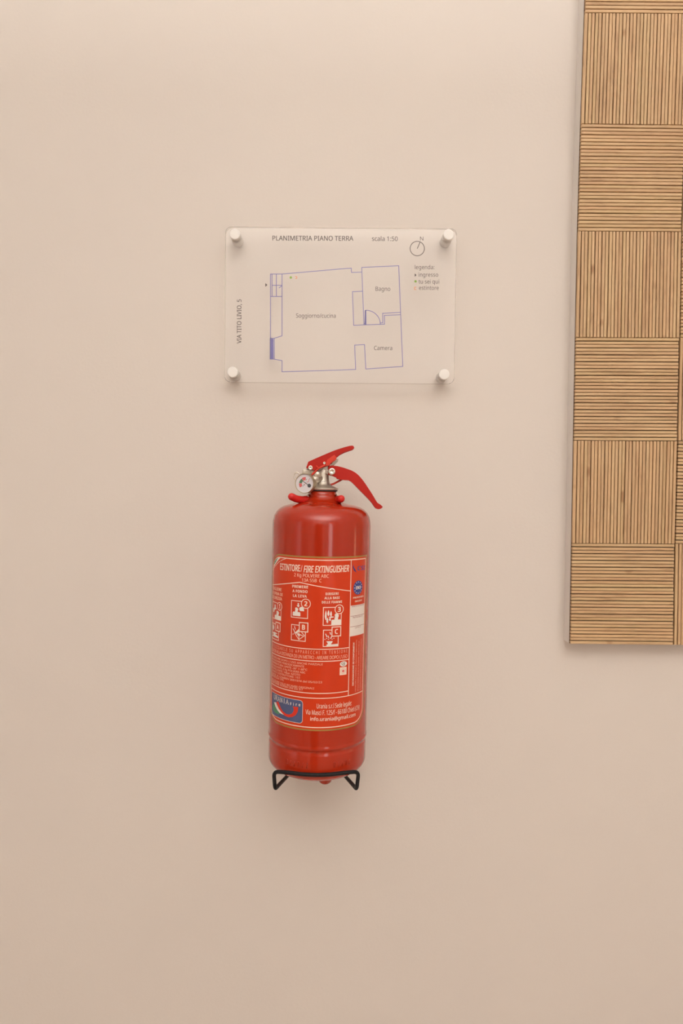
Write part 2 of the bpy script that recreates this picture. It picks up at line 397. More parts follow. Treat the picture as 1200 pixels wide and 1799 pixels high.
# ------------------------------------------------------------------ floor plan sign: acrylic plate on four stand-offs
YP = -.0205; TP = .0045
sign = empty('floor_plan_sign', Vector((.005, 0, EYE + .13)), 'clear acrylic plate with a blue floor plan, on four stand-offs above the extinguisher', 'sign')
cs = [P(396, 397.6, YP), P(803, 401.3, YP), P(798.3, 674.3, YP), P(393.8, 671, YP)]
def rounded(c, r, n=8):
    out = []
    for i in range(4):
        a, b, d = c[i-1], c[i], c[(i+1) % 4]; u1 = (a-b).normalized(); u2 = (d-b).normalized(); o_ = b + u1*r + u2*r
        for k in range(n+1):
            t = k/n*math.pi/2; out.append(o_ - u2*r*math.cos(t) - u1*r*math.sin(t))
    return out
bm = bmesh.new(); rp = rounded(cs, .0075); prism(bm, rp, Vector((0, TP, 0)), .0005)
bmesh.ops.recalc_face_normals(bm, faces=bm.faces)
for f in bm.faces: f.material_index = (0 if f.normal.y < -.99 else 2 if f.normal.y > .99 else 1)
obj('clear_plate', bm, None, sign, mats=[M_acr, M_edge, M_back])
for x, y in ((412.7, 411), (788.4, 411.9), (780.6, 657.4), (408.6, 653.4)):
    yc = YP - .0062; c = P(x, y, yc)
    bm = bmesh.new(); lathe(bm, [(.0061, .0005), (.0065, .0010), (.0065, -YP - TP - .0002)], TOCAM, (c.x, 0, c.z), 36)
    s = obj('standoff', bm, M_barrel, sign, True); s['label'] = 'grey metal spacer behind the plate'
    bm = bmesh.new(); lathe(bm, [(.0065, -YP + .0002), (.0065, -yc - .0007), (.0060, -yc - .0001), (.0056, -yc)], TOCAM, (c.x, 0, c.z), 36)
    k = obj('standoff_cap', bm, M_cap, s)
    for p in k.data.polygons: p.use_smooth = abs(p.normal.y) < .9
    for p in s.data.polygons: p.use_smooth = abs(p.normal.y) < .9
def uvp(x, y): p = P(x, y, YP); return (p.x, p.z)
def plp(s, t, l): return Vector((s, YP - l, t))
mm = .001; pxm = .805/FPX      # metres per photo pixel on the plate
pr = Print(uvp, plp)
pr.text('PLANIMETRIA PIANO TERRA', (478.6, 422.5), (620.8, 423), 8*pxm, I_text, .008)
pr.text('scala 1:50', (653.5, 423.2), (698.6, 423.5), 7.6*pxm, I_text, .004)
pr.text('N', (738, 422.6), (743.8, 422.6), 6.6*pxm, I_text)
pr.text('legenda:', (728.8, 473), (763.2, 473), 7*pxm, I_text)
pr.text('ingresso', (735.5, 486.2), (769.8, 486.2), 7*pxm, I_text)
pr.text('tu sei qui', (735.4, 498.3), (771.5, 498.3), 7*pxm, I_text)
pr.text('estintore', (736.2, 509.2), (770.7, 509.4), 7*pxm, I_text)
pr.text('Bagno', (659.8, 511), (685.6, 511.2), 7.2*pxm, I_text)
pr.text('Camera', (657.2, 615), (689, 615.2), 7.2*pxm, I_text)
pr.text('Soggiorno/cucina', (520.2, 558.2), (589.8, 558.4), 7.2*pxm, I_text)
pr.text('VIA TITO LIVIO, 5', (423.8, 603.5), (424, 526), 7.4*pxm, I_text, .008)
pr.build('lettering', sign)['kind'] = 'stuff'
pl = Print(uvp, plp); lw = 1.15*pxm
def z5(pts, ox): return [(ox + a/5.714, 390 + b/5.714) for a, b in pts]
for pts in ([(487,1375),(487,523),(603,523)], [(603,523),(1200,471)], [(503,523),(503,745)], [(546,523),(546,745)], [(503,636),(603,636)],
            [(603,640),(572,663)], [(603,523),(603,1143),(523,1168),(487,1168)], [(487,748),(603,748)],
            [(484,1168),(484,1377),(525,1377)], [(525,1168),(525,1377),(603,1392),(603,1504),(1200,1486)],
            [(495,1175),(495,1372)], [(514,1175),(514,1372)]):
    pl.line(z5(pts, 390), lw, I_plan)
pl.line(z5([(504, 1172), (504, 1374)], 390), 2.2*pxm, I_plan)
for pts in ([(0,471),(98,464),(101,507),(203,503)], [(225,1033),(203,457),(574,439),(615,1450),(244,1476),(231,1231),(132,1236),(142,1480),(0,1486)],
            [(210,696),(110,700),(122,1038),(225,1033)], [(225,1033),(432,1026),(430,938),(590,931)], [(590,908),(413,917),(414,1012),(390,1013)],
            [(235,1028),(237,888),(250,888)], [(225,1018),(240,1018)]):
    pl.line(z5(pts, 600), lw, I_plan)
pl.line(z5([(242, 890), (244, 1032)], 600), 2*pxm, I_plan)
pl.line([(600 + (244 + 146*math.sin(a))/5.714, 390 + (1026 - 140*math.cos(a))/5.714) for a in [k*math.pi/2/10 for k in range(11)]], lw, I_plan)
pl.build('printed_lines', sign)['label'] = 'thin blue-violet outline of the rooms'
def mark(name, fn):
    q = Print(uvp, plp); fn(q); return q.build(name, sign)
mark('compass', lambda q: (q.ring(uvp(733.1, 436.7), 12.4*pxm, 1.2*pxm, I_text), q.line([(733, 437), (738, 425.5)], 1.2*pxm, I_text)))
mark('arrow_mark', lambda q: q.polypx([(466.2, 497.5), (466.2, 504), (469.8, 500.6)], I_text))
mark('arrow_mark', lambda q: q.polypx([(728.6, 480.2), (728.6, 486.4), (731.6, 483.3)], I_text))
mark('green_dot', lambda q: q.disc(uvp(511, 487.6), 2.1*pxm, I_lgreen))
mark('green_dot', lambda q: q.disc(uvp(730, 494.4), 2.1*pxm, I_lgreen))
mark('orange_mark', lambda q: q.quadstrip([(uvp(519.8, 487.6)[0] + 2*pxm*math.cos(a), uvp(519.8, 487.6)[1] + 2*pxm*math.sin(a)) for a in [2.4 - k*.5 for k in range(10)]], 1*pxm, I_orange))
mark('orange_mark', lambda q: q.line([(731.5, 504.5), (728.2, 504.5), (728.2, 508.6), (731.5, 508.6)], 1*pxm, I_orange))

# ------------------------------------------------------------------ fire extinguisher
AX, AY, RT = -.01397, -.08092, .05592
A = Vector((.01211, .00199, 1)).normalized()
E1 = Vector((0, 1, 0)).cross(A).normalized(); E2 = A.cross(E1)      # right, back
O = Vector((AX, AY, EYE))
def loc3(x, y, z): return O + E1*x + E2*y + A*z
AM = Matrix((E1, E2, A)).transposed()
ZB = -.3155
ext = empty('fire_extinguisher', loc3(0, 0, ZB), 'glossy red powder fire extinguisher with a printed red label, hanging on the cream wall', 'fire extinguisher')
def axr(x, y):     # photo silhouette position (right side) to radius and height
    p = P(x, y, AY) - O; return p.dot(E1), p.dot(A)
prof = [(.0005, ZB), (.038, ZB)]
for k in range(1, 11):
    b = k/10*math.pi/2; prof.append((RT-.018 + .018*math.sin(b), ZB + .0145*(1 - math.cos(b))))
ZG = -.2790
prof = [(min(a, RT-.0004), b) for a, b in prof]
prof += [(RT-.0004, ZG-.0048), (RT-.0007, ZG-.0036), (RT-.0013, ZG-.0022), (RT-.0015, ZG-.0010), (RT-.0010, ZG+.0004), (RT+.0001, ZG+.0018), (RT+.0006, ZG+.0032), (RT+.0005, ZG+.0044), (RT+.0001, ZG+.0056), (RT, ZG+.0066), (RT, -.16)]
sh = [(652, 925), (651.6, 917), (649.8, 908), (646.0, 901), (640.6, 895.5), (634, 891.5), (626, 888.6), (618, 886.8), (611, 885.4), (604.5, 883.4), (599, 880.6), (594.6, 877.4), (591.8, 873.8), (591.0, 870), (591.0, 861.5)]
cyl = [axr(x, y) for x, y in sh]; k0 = RT/cyl[0][0]
for i, (r, z) in enumerate(cyl): prof.append((r*k0 if i < 6 else r*(k0 + (1-k0)*(i-5)/9), z))
bm = bmesh.new(); lathe(bm, prof, AM, O, 128)
tank = obj('tank', bm, M_red, ext, True)
for p in tank.data.polygons:
    if len(p.vertices) > 8: p.use_smooth = False
bm = bmesh.new(); c = loc3(.0100, -.019, ZB)
lathe(bm, [(.0002, -.0126), (.0045, -.0122), (.0068, -.0104), (.0082, -.0070), (.0090, .0006)], AM, c, 32, True, True); obj('drain_boss', bm, M_red, tank, True)
# embossed marks near the base
bm = bmesh.new()
def onc(s, z, l): th = s/RT; r = RT + l; return loc3(r*math.sin(th), -r*math.cos(th), z)
for s0, chars in ((-.034, 6), (.020, 5)):
    for k in range(chars):
        s = s0 + k*.0048; z0 = ZG-.0170; hh = .0055
        tube(bm, [onc(s, z0, -.0002), onc(s + .0008, z0 + hh, -.0002)] if k % 3 else smoothpath([onc(s, z0, -.0002), onc(s-.001, z0+hh, -.0002), onc(s+.002, z0+hh, -.0002), onc(s+.001, z0, -.0002)]), .00042, 6)
obj('embossed_mark', bm, M_red, tank, True)

# ---- label wrapped round the tank
Qc = CAM - O
def uvl(x, y, r=RT):
    d = ray(x, y); dx, dy = d.dot(E1), d.dot(E2); qx, qy = Qc.dot(E1), Qc.dot(E2)
    a = dx*dx + dy*dy; b = 2*(qx*dx + qy*dy); c_ = qx*qx + qy*qy - r*r; D_ = b*b - 4*a*c_
    k = (-b - math.sqrt(max(D_, 0)))/(2*a); p = Qc + d*k
    return (math.atan2(p.dot(E1), -p.dot(E2))*r, p.dot(A))
lm = .69/FPX       # metres per photo pixel at the front of the tank
def arc(c, r, a0, a1, n=8): return [(c[0] + r*math.cos(a0 + (a1-a0)*k/n), c[1] + r*math.sin(a0 + (a1-a0)*k/n)) for k in range(n+1)]
tl = uvl(566, 984.2); tr = uvl(642, 978.9); br = uvl(566, 1278.2); lx = uvl(480.0, 1060)[0]
zt, zb_ = tl[1], br[1]; sr = tr[0]; rc = .0155
def frame(off):
    s0, s1, t0, t1 = lx - off, sr + off, zb_ - off, zt + off; r = rc + off
    return arc((s0+r, t1-r), r, math.pi, math.pi/2) + [(s1, t1)] + arc((s1-r, t0+r), r, 0, -math.pi/2) + arc((s0+r, t0+r), r, -math.pi/2, -math.pi)
lab = Print(uvl, onc); lab.lift = .00010; lab.poly(frame(.0022), M_lab, .00012)
label = lab.build('label', ext); label.data.polygons.foreach_set('use_smooth', [True]*len(label.data.polygons)); label['label'] = 'wrap-around red label with cream Italian print'
bd = Print(uvl, onc); bd.lift = .00022
bd.quadstrip(frame(.0030), .0016, I_gold, True, .0002); bd.quadstrip(frame(0), .0010, I_white, True)
def const(y, x0, x1, wd=.00085, mat=I_white):
    z = uvl(565, y)[1]; bd.quadstrip([(x0, z), (x1, z)], wd, mat)
sd = uvl(614.4, 1100)[0]
zd = uvl(565, 1226.8)[1]
for y, x1 in ((1140.7, sd), (1161.8, sd), (1218.2, sd), (1226.8, sr)): const(y, lx, x1)
bd.quadstrip([(sd, zt), (sd, zd)], .0009, I_white)
bd.line([(479.3, 1027.4), (526.7, 1023)], .0009, I_white); bd.line([(526.7, 1023), (615, 1038)], .0009, I_white)
# tricolour corner and its thin inner arc
def q3(pts, ox=470, oy=965): return [(ox + a/12, oy + b/12) for a, b in pts]
bd.polypx(q3([(138, 345), (146, 275), (180, 205), (232, 170), (200, 225), (160, 300)]), I_green)
bd.polypx(q3([(126, 400), (138, 345), (160, 300), (200, 225), (232, 170), (285, 172), (225, 235), (165, 325)]), I_pale)
bd.line(q3([(118, 440), (165, 355), (240, 270), (320, 220), (405, 190)]), .0006, I_white)
bd.build('border_line', label)

tx = Print(uvl, onc); tx.lift = .00024
T = lambda b, p, q, h, m=I_white, bold=0, **k: tx.text(b, p, q, h*lm, m, bold, **k)
T('ESTINTORE', (492.5, 1000.6), (527.6, 1003.9), 11.3, I_white, .022)
T('/', (528.6, 1004.2), (531.4, 1004.3), 11.3, I_white)
T('FIRE EXTINGUISHER', (533.4, 1005.2), (613.4, 1003.9), 11.5, I_white, .022, shear=.25)
T('2 Kg POLVERE ABC', (516.8, 1012.4), (577.8, 1014.9), 5.8, I_thin, .01); T('13A 55B  C', (530.4, 1021.6), (565, 1022.9), 5.8, I_thin, .01)
T('TOGLIERE', (479.6, 1034.6), (495, 1038.8), 5.2, I_thin, .03); T('LA SPINA DI', (479.4, 1042.6), (496.8, 1047.4), 5.2, I_thin, .03); T('SICUREZZA', (479.2, 1050), (495.8, 1055), 5.2, I_thin, .03)
T('PREMERE', (513.7, 1031.9), (541.5, 1033.8), 4.6, I_white, .035, spacing=1.15); T('A FONDO', (514.2, 1040), (540.4, 1041.8), 4.6, I_white, .035, spacing=1.15); T('LA LEVA', (515, 1048.4), (539.3, 1050), 4.6, I_white, .035, spacing=1.15)
T('DIRIGERE', (572, 1045.4), (595, 1044.6), 4, I_white, .035, spacing=1.15); T('ALLA BASE', (570, 1052.6), (596.7, 1051.8), 4, I_white, .035, spacing=1.15); T('DELLE FIAMME', (565.4, 1060), (600.8, 1058.8), 4, I_white, .035, spacing=1.15)
T('UTILIZZABILE SU APPARECCHI IN TENSIONE', (479.0, 1135.4), (610, 1145.8), 5.8, I_thin, 0, spacing=1.5)
T("SE NON ALLA DISTANZA DI UN METRO - AREARE DOPO L'USO", (478.0, 1142.4), (610, 1155.2), 6.0, I_thin, 0, spacing=.92)
zs = [(567, 1168.8, "RICARICARE DOPO L'USO ANCHE PARZIALE"), (534.6, 1172.8, 'REVISIONARE PERIODICAMENTE'), (540, 1178.4, 'TEMPERATURA LIMITE -30° + 60°C'), (536.7, 1183.4, 'ESTINGUENTE: 2 Kg POLVERE ABC'),
      (527.5, 1187.6, 'PROPELLENTE: 14bar AZOTO'), (526.7, 1192.6, 'CODICE COSTRUTTORE: 151'), (565.8, 1200.2, 'CERTIF. N. COMREV 0001974 del 05/02/23'), (498.5, 1196.5, 'MATRICOLA: 5 PG'),
      (552, 1210.9, 'UTILIZZARE SOLO RICAMBI ORIGINALI'), (532, 1213.4, 'CONFORME NORMA UNI EN 3/7')]
for x, y, b in zs:
    s1, z1 = uvl(x, y)
    tx.uv = lambda a, c: (a, c); tx.text(b, (lx + .001, z1), (s1, z1), 3.5*lm, I_thin, .004); tx.uv = uvl
T('Urania s.r.l Sede legale:', (556.3, 1244.4), (617.4, 1238.6), 8.2, I_white, .004); T('Via Masci F. 125/f - 66100 Chieti (CH)', (536.7, 1254.4), (630.9, 1245.6), 8.2, I_white, .004)
T('info.urania@gmail.com', (545, 1265.8), (624.3, 1257.6), 6.4, I_white, .012)
T('PROTOTIPO', (620, 1051.9), (638.2, 1048.5), 2.9, I_white, .03); T('OMOLOGATO', (623.3, 1058), (635.4, 1055.6), 2.9, I_white, .03)
T("DICHIARAZIONE DI CONFORMITA'", (621.0, 1204.2), (622.6, 1128), 3.6, I_white, .035)
for k, (xx, y0, y1, b) in enumerate(((624.9, 1215, 1124, "L'ESTINTORE E' CONFORME AL PROTOTIPO OMOLOGATO"), (629.2, 1213.5, 1126, "ED ALLE NORME UNI EN 3-7 IN VIGORE - MARCATURA CE"), (633.0, 1211.5, 1121.5, "IL COSTRUTTORE DICHIARA SOTTO LA PROPRIA RESPONSABILITA"), (636.4, 1210.0, 1114.5, "CHE IL PRODOTTO E' CONFORME AL DECRETO VIGENTE"))):
    T(b, (xx, y0), (xx + 2.0, y1), 2.4, I_thin, 0)
T('CSI', (627.6, 1002), (641, 1000.5), 7.4, I_blue, .02, shear=.15, spacing=1.1)
tx.build('lettering', label)['kind'] = 'stuff'

sy = Print(uvl, onc); sy.lift = .00024
def rectpx(a, b, wd=.0008, m=I_white):
    A_, B_ = uvl(*a), uvl(*b); sy.rect((A_[0], A_[1]), (B_[0], B_[1]), wd, m); return A_, B_
def fill(pts, f, m=I_pale, lift=None): sy.poly([f(*p) for p in pts], m, lift)
def inbox(a, b):       # unit box coordinates (0,0 bottom left) inside two opposite corners
    A_, B_ = uvl(*a), uvl(*b); return lambda u, v: (A_[0] + (B_[0]-A_[0])*u, B_[1] + (A_[1]-B_[1])*v)
body = [(0, 0), (0, .26), (.07, .31), (.3, .31), (.3, .40), (.36, .46), (.30, .58), (.42, .66), (.62, .62), (.74, .52), (.66, .42), (.64, .31), (.9, .31), (1, .26), (1, 0)]
def badge(c, r, txt, square=False, sz=8.2):
    cc = uvl(*c)
    if square:
        sy.poly([(cc[0]-r, cc[1]-r), (cc[0]+r, cc[1]-r), (cc[0]+r, cc[1]+r), (cc[0]-r, cc[1]+r)], M_lab, .00030)
        sy.quadstrip([(cc[0]-r, cc[1]-r), (cc[0]+r, cc[1]-r), (cc[0]+r, cc[1]+r), (cc[0]-r, cc[1]+r)], .0010, I_white, True, .00036)
    else: sy.disc(cc, r, M_lab, .00030); sy.ring(cc, r, .0008, I_white, .00036)
    sy.uv = lambda a, b: (a, b); w_ = sz*lm*(.36 if txt != '1' else .2)
    sy.text(txt, (cc[0]-w_, cc[1]-sz*lm/2), (cc[0]+w_, cc[1]-sz*lm/2), sz*lm, I_white, .035, lift=.00036); sy.uv = uvl
# picture 1
rectpx((480.0, 1056.4), (493.8, 1090.2))
f = inbox((481, 1058), (493.8, 1090.2)); g = lambda u, v: f(.25 + .75*u, v*.85)
fill(body, g); fill([(.0, .62), (.2, .70), (.2, .9), (.36, .9), (.36, .74), (.5, .66), (.34, .60), (.2, .55), (.16, .42), (.02, .38)], f)
badge((491.6, 1065.2), .0042, '1')
# picture 2
rectpx((512.4, 1054.6), (540.4, 1086.6)); f = inbox((512.4, 1054.6), (540.4, 1086.6))
fill(body, lambda u, v: f(.10 + .48*u, .10 + .92*v*.85)); fill([(.44, .62), (.34, .74), (.40, .74), (.40, .88), (.48, .88), (.48, .74), (.54, .74)], f)
fill([(.52, .46), (.50, .58), (.56, .64), (.66, .68), (.78, .60), (.80, .42), (.56, .42)], f); badge((537.5, 1060.6), .0050, '2')
# picture 3
rectpx((568.3, 1067.2), (599, 1097.6)); f = inbox((568.3, 1067.2), (599, 1097.6))
fill(body, lambda u, v: f(.44 + .58*u, .0 + 1.0*v)); fill([(.26, .46), (.46, .50), (.62, .46), (.46, .42)], f)
for fx, fy, k in ((.13, .30, .55), (.27, .52, .34), (.41, .50, .30), (.22, .12, .32), (.36, .24, .22)):
    fill([(fx-.01, fy), (fx-.055, fy+k*.35), (fx-.03, fy+k*.75), (fx+.01, fy+k), (fx+.045, fy+k*.7), (fx+.055, fy+k*.3), (fx+.04, fy+.02)], f)
badge((595.9, 1070.4), .0048, '3')
# pictures A, B, C
rectpx((479.0, 1093.5), (489.6, 1125.2)); f = inbox((479.0, 1093.5), (489.6, 1125.2))
fill([(.05, .12), (.3, .16), (.95, .14), (.95, .26), (.5, .34), (.9, .42), (.5, .46), (.1, .40), (.3, .28)], f); fill([(.15, .6), (.1, .8), (.25, .95), (.4, .75), (.3, .55)], f)
badge((488.5, 1101.2), .0046, 'A', True)
rectpx((512.5, 1096.8), (536.4, 1126.8)); f = inbox((512.5, 1096.8), (536.4, 1126.8))
sy.quadstrip([f(*p) for p in ((.26, .46), (.56, .76), (.94, .36), (.56, .08))], .0007, I_white, True); sy.quadstrip([f(*p) for p in ((.56, .08), (.56, .62))], .0007, I_white)
sy.quadstrip([f(*p) for p in ((.34, .50), (.84, .34))], .0008, I_white); sy.quadstrip([f(*p) for p in ((.34, .46), (.60, .70))], .0014, I_pale)
fill([(.5, .42), (.56, .5), (.62, .42), (.7, .38), (.62, .34), (.56, .26), (.5, .34), (.4, .40)], f)
for a, b in (((.12, .74), (.24, .56)), ((.22, .92), (.30, .70)), ((.16, .42), (.10, .36)), ((.22, .60), (.28, .44))): sy.quadstrip([f(*a), f(*b)], .0008, I_pale)
badge((533.4, 1101.9), .0048, 'B', True)
rectpx((568.3, 1107.0), (593.8, 1134.8)); f = inbox((568.3, 1107.0), (593.8, 1134.8))
fill([(.20, .32), (.62, .32), (.60, .24), (.52, .16), (.52, .12), (1, .14), (1, .02), (.22, .02), (.22, .12), (.30, .14), (.30, .18)], f)
for a, b in (((.14, .78), (.24, .58)), ((.42, .88), (.48, .72)), ((.30, .66), (.36, .52)), ((.56, .64), (.50, .50))): sy.quadstrip([f(*a), f(*b)], .0009, I_pale)
for k in range(6): sy.disc(f(.10 + k*.12, .44 + .05*(k % 2)), .0005, I_pale, n=8)
badge((590.9, 1109.3), .0049, 'C', True)
# certification column
sy.polypx(q3([(726, 318), (716, 380), (740, 450), (796, 492), (776, 440), (742, 385)], 560), I_dkblue)
c = uvl(629.3, 1032.2); sy.disc(c, .0077, I_blue)
for k in range(12):
    a = k*math.pi/6; q = (c[0] + .0061*math.cos(a), c[1] + .0061*math.sin(a))
    sy.poly([(q[0] + (.00085 if j % 2 == 0 else .00036)*math.sin(j*math.pi/5), q[1] + (.00085 if j % 2 == 0 else .00036)*math.cos(j*math.pi/5)) for j in range(10)], I_white, .0003)
sy.uv = lambda a, b: (a, b); sy.text('EN3', (c[0]-.0041, c[1]-.0016), (c[0]+.0041, c[1]-.0016), .0033, I_pale, .03, lift=.0003); sy.uv = uvl
a = uvl(615.9, 1064.2); b = uvl(639.6, 1112.0); z0, z1 = a[1], b[1]
sy.poly([(sd+.0004, z0), (sr-.0005, z0), (sr-.0005, z1), (sd+.0004, z1)], I_pale, .0002)
for fr, tt, hh, w0, w1 in ((.345, None, 0, 0, 0), (.69, None, 0, 0, 0), (.055, 'ANNO DI COSTRUZIONE', 2.4, .06, .95), (.42, 'MATRICOLA N°', 2.8, .14, .86), (.765, 'LOTTO N°', 2.6, .30, .72)):
    z = z0 + (z1-z0)*fr; s0 = sd + .0005; s1 = sr - .0005
    if tt is None: sy.quadstrip([(s0, z), (s1, z)], .0004, I_dred, lift=.0003)
    else: sy.uv = lambda a, b: (a, b); sy.text(tt, (s0 + (s1-s0)*w0, z), (s0 + (s1-s0)*w1, z), hh*lm, I_dred, 0, lift=.0003); sy.uv = uvl
# conformity marks
c = uvl(603.4, 1166.2); sy.disc(c, .0044, I_pale, ry=.0028)
for cx_ in (-.0013, .0011): sy.quadstrip([(c[0] + cx_ + .0010*math.cos(t), c[1] + .0004 + .0011*math.sin(t)) for t in [math.pi*.3 + k*math.pi*1.4/8 for k in range(9)]], .0004, I_black, lift=.0003)
sy.quadstrip([(c[0] + .0001, c[1] + .0004), (c[0] + .0017, c[1] + .0004)], .0004, I_black, lift=.0003); sy.quadstrip([(c[0] - .0014, c[1] - .0014), (c[0] + .0016, c[1] - .0014)], .0004, I_black, lift=.0003)
c = uvl(602.8, 1178.8); r = .0042; sy.poly([(c[0]-r, c[1]-r), (c[0]+r, c[1]-r), (c[0]+r, c[1]+r), (c[0]-r, c[1]+r)], I_white)
sy.disc(c, .0015, I_pink, .0003)
for k in range(16): sy.disc((c[0] + .0028*math.cos(k*math.pi/8), c[1] + .0028*math.sin(k*math.pi/8)), .00026, I_grey, .0003, 6)
# maker's badge
p0 = uvl(531.9, 1240); zt2 = uvl(527, 1230.2)[1]; zb2 = uvl(526, 1270.3)[1]; r = .0035
x0_, x1_ = lx + .0026, p0[0]
def rr(o): return arc((x1_-r, zt2-r+o), r, math.pi/2, 0, 5) + arc((x1_-r, zb2+r-o), r, 0, -math.pi/2, 5)
sy.poly([(x0_, zt2)] + rr(0) + [(x0_, zb2)], I_navy, .00022)
sy.quadstrip([(x0_, zt2)] + rr(0) + [(x0_, zb2)], .0004, I_pale, lift=.00026)
lg = lambda pts: [(470 + a/12, 1200 + b/12) for a, b in pts]
sy.polypx(lg([(187, 392), (235, 520), (300, 620), (370, 690), (450, 720), (530, 715), (600, 670), (640, 600), (650, 505), (528, 488), (553, 525), (552, 590), (520, 640), (460, 664), (400, 650), (330, 595), (280, 515), (236, 392)]), I_red, .0003)
sy.polypx(lg([(143, 402), (170, 490), (215, 575), (265, 632), (345, 668), (300, 615), (245, 545), (205, 465), (182, 405)]), I_pale, .0003)
sy.polypx(lg([(135, 420), (112, 480), (125, 560), (160, 620), (235, 660), (262, 636), (212, 578), (168, 495)]), I_green, .0003)
# serif capitals drawn with strokes
def stroke(pts, wd, o_, k, h): sy.quadstrip([(o_[0] + a*k, o_[1] + b*h) for a, b in pts], wd, I_pale, lift=.0003, step=.01)
GL = {'U': (([(.15, 1), (.15, .3), (.3, .02), (.6, .02), (.78, .3), (.78, 1)], 1),), 'R': (([(.2, 0), (.2, 1), (.55, 1), (.72, .86), (.72, .66), (.55, .52), (.2, .52)], 1), ([(.45, .52), (.82, 0)], 1)),
      'A': (([(.08, 0), (.45, 1), (.85, 0)], 1), ([(.24, .34), (.68, .34)], .6)), 'N': (([(.15, 0), (.15, 1)], .7), ([(.15, 1), (.8, 0)], 1.2), ([(.8, 0), (.8, 1)], .7)), 'I': (([(.45, 0), (.45, 1)], 1.2),)}
SER = {'U': ((.15, 1), (.78, 1)), 'R': ((.2, 0), (.2, 1), (.85, 0)), 'A': ((.08, 0), (.85, 0)), 'N': ((.15, 0), (.1, 1), (.8, 1)), 'I': ((.45, 0), (.45, 1))}
u0 = uvl(481.5, 1227.5); u1 = uvl(508, 1237.6); zz = u1[1]; kx = (u1[0]-u0[0])/6
for i, ch in enumerate('URANIA'):
    o_ = (u0[0] + i*kx, zz)
    for pts, wk in GL[ch]: stroke(pts, .0006*wk, o_, kx*.95, 8.2*lm)
    for sx_, sy_ in SER[ch]: stroke([(sx_-.16, sy_), (sx_+.16, sy_)], .0003, o_, kx*.95, 8.2*lm)
sy.text('Fire', (510.2, 1238.6), (528, 1240.6), 5*lm, I_pale, .02, spacing=1.7, lift=.0003)
o = sy.build('pictogram', label); o['kind'] = 'stuff'

# ---- valve
YA = AY
def prj(x, y, Y=YA): return P(x, y, Y)
def c1(a, b): return (470 + a/5.4545, 770 + b/5.4545)
def vz(y): return P(567.5, y, YA).z
cx = P(567.4, 860, YA).x; mx = (YA + DW)/FPX
valve = bpy.data.objects.new('valve', None)
bm = bmesh.new()
vp = [(23.5, 862.5), (25.5, 861.2), (26.8, 859.8), (26.8, 857.6), (25, 856.4), (20, 854.8), (15.5, 853.2), (12.6, 850.5), (11.0, 846), (10.2, 840), (9.8, 832), (9.8, 824), (9.0, 822.4)]
lathe(bm, [(r*mx, vz(y)) for r, y in vp], None, (cx, YA, 0), 48)
b0 = P(556.8, 826, YA); b1 = P(577, 811, YA); box(bm, b0.x, b1.x, YA-.0062, YA+.0062, b0.z, b1.z, .0008)
b0 = P(531.5, 835, YA); b1 = P(562, 824.5, YA); box(bm, b0.x, b1.x, YA-.0058, YA+.0058, b0.z, b1.z, .0010)
e = P(557.5, 833.5, YA-.007); lathe(bm, [(.0001, .0052), (.0022, .0048), (.0039, .0034), (.0048, .0012), (.0050, -.002), (.0050, -.006)], TOCAM, (e.x, YA-.007, e.z), 20)
valve_body = obj('valve_body', bm, M_nick, ext, True)
md = valve_body.modifiers.new('ws', 'EDGE_SPLIT'); md.split_angle = math.radians(35)
bm = bmesh.new(); lathe(bm, [(24.2*mx, vz(863.4)), (25.6*mx, vz(862.9)), (25.6*mx, vz(861.0)), (22*mx, vz(861.0))], None, (cx, YA, 0), 48); obj('gasket', bm, M_blk, valve_body, True)
tv = Print(lambda x, y: (P(x, y, YA-.0078).x, P(x, y, YA-.0078).z), lambda s, t, l: Vector((s, YA - math.sqrt(max(1e-8, (11.05*mx)**2 - (s-cx)**2)) - .00035, t)))
tv.text('107', (563.2, 848.6), (571.2, 848.6), 3.2*mx, I_text, .01); tv.build('lettering', valve_body)['kind'] = 'stuff'

def channel(name, top, low, yf, w_, mat, tk=.0014, bev=.0006):     # pressed steel lever: two flanges and a web
    tp = [P(*c1(*p), yf) for p in top]; lo = [P(*c1(*p), yf) for p in low]
    bm = bmesh.new(); prism(bm, tp + lo, Vector((0, tk, 0)), bev)
    prism(bm, [p + Vector((0, w_ - tk, 0)) for p in tp + lo], Vector((0, tk, 0)), bev)
    inner = []
    for i, p in enumerate(tp):
        t = (tp[min(i+1, len(tp)-1)] - tp[max(i-1, 0)]).normalized(); n = Vector((t.z, 0, -t.x)); inner.append(p + n*tk)
    for i in range(len(tp)-1):
        q = [tp[i], tp[i+1], inner[i+1], inner[i]]
        prism(bm, [p + Vector((0, bev, 0)) for p in q], Vector((0, w_ - 2*bev, 0)))
    return obj(name, bm, mat, ext)
YL = YA - .0105
def soften(pts, it=2):
    for _ in range(it):
        q = [pts[0]]
        for a, b in zip(pts, pts[1:]): q += [(a[0]*.75+b[0]*.25, a[1]*.75+b[1]*.25), (a[0]*.25+b[0]*.75, a[1]*.25+b[1]*.75)]
        pts = q + [pts[-1]]
    return pts
top_u = [(370, 284), (388, 230)] + soften([(392, 224), (440, 202), (520, 167), (590, 137), (660, 109), (740, 84), (800, 69), (826, 72), (832, 93)])
low_u = [(818, 103), (740, 130), (695, 152), (662, 176), (655, 205), (600, 244), (590, 262), (500, 292), (440, 308), (428, 296), (400, 296)]
lev = channel('squeeze_lever', top_u, low_u, YL, .021, M_lever)
top_l = soften([(584, 262), (620, 261), (660, 264), (710, 275), (760, 292), (810, 309), (860, 340), (900, 383), (932, 425), (970, 483), (1010, 545), (1040, 598), (1056, 622), (1080, 632), (1104, 656)])
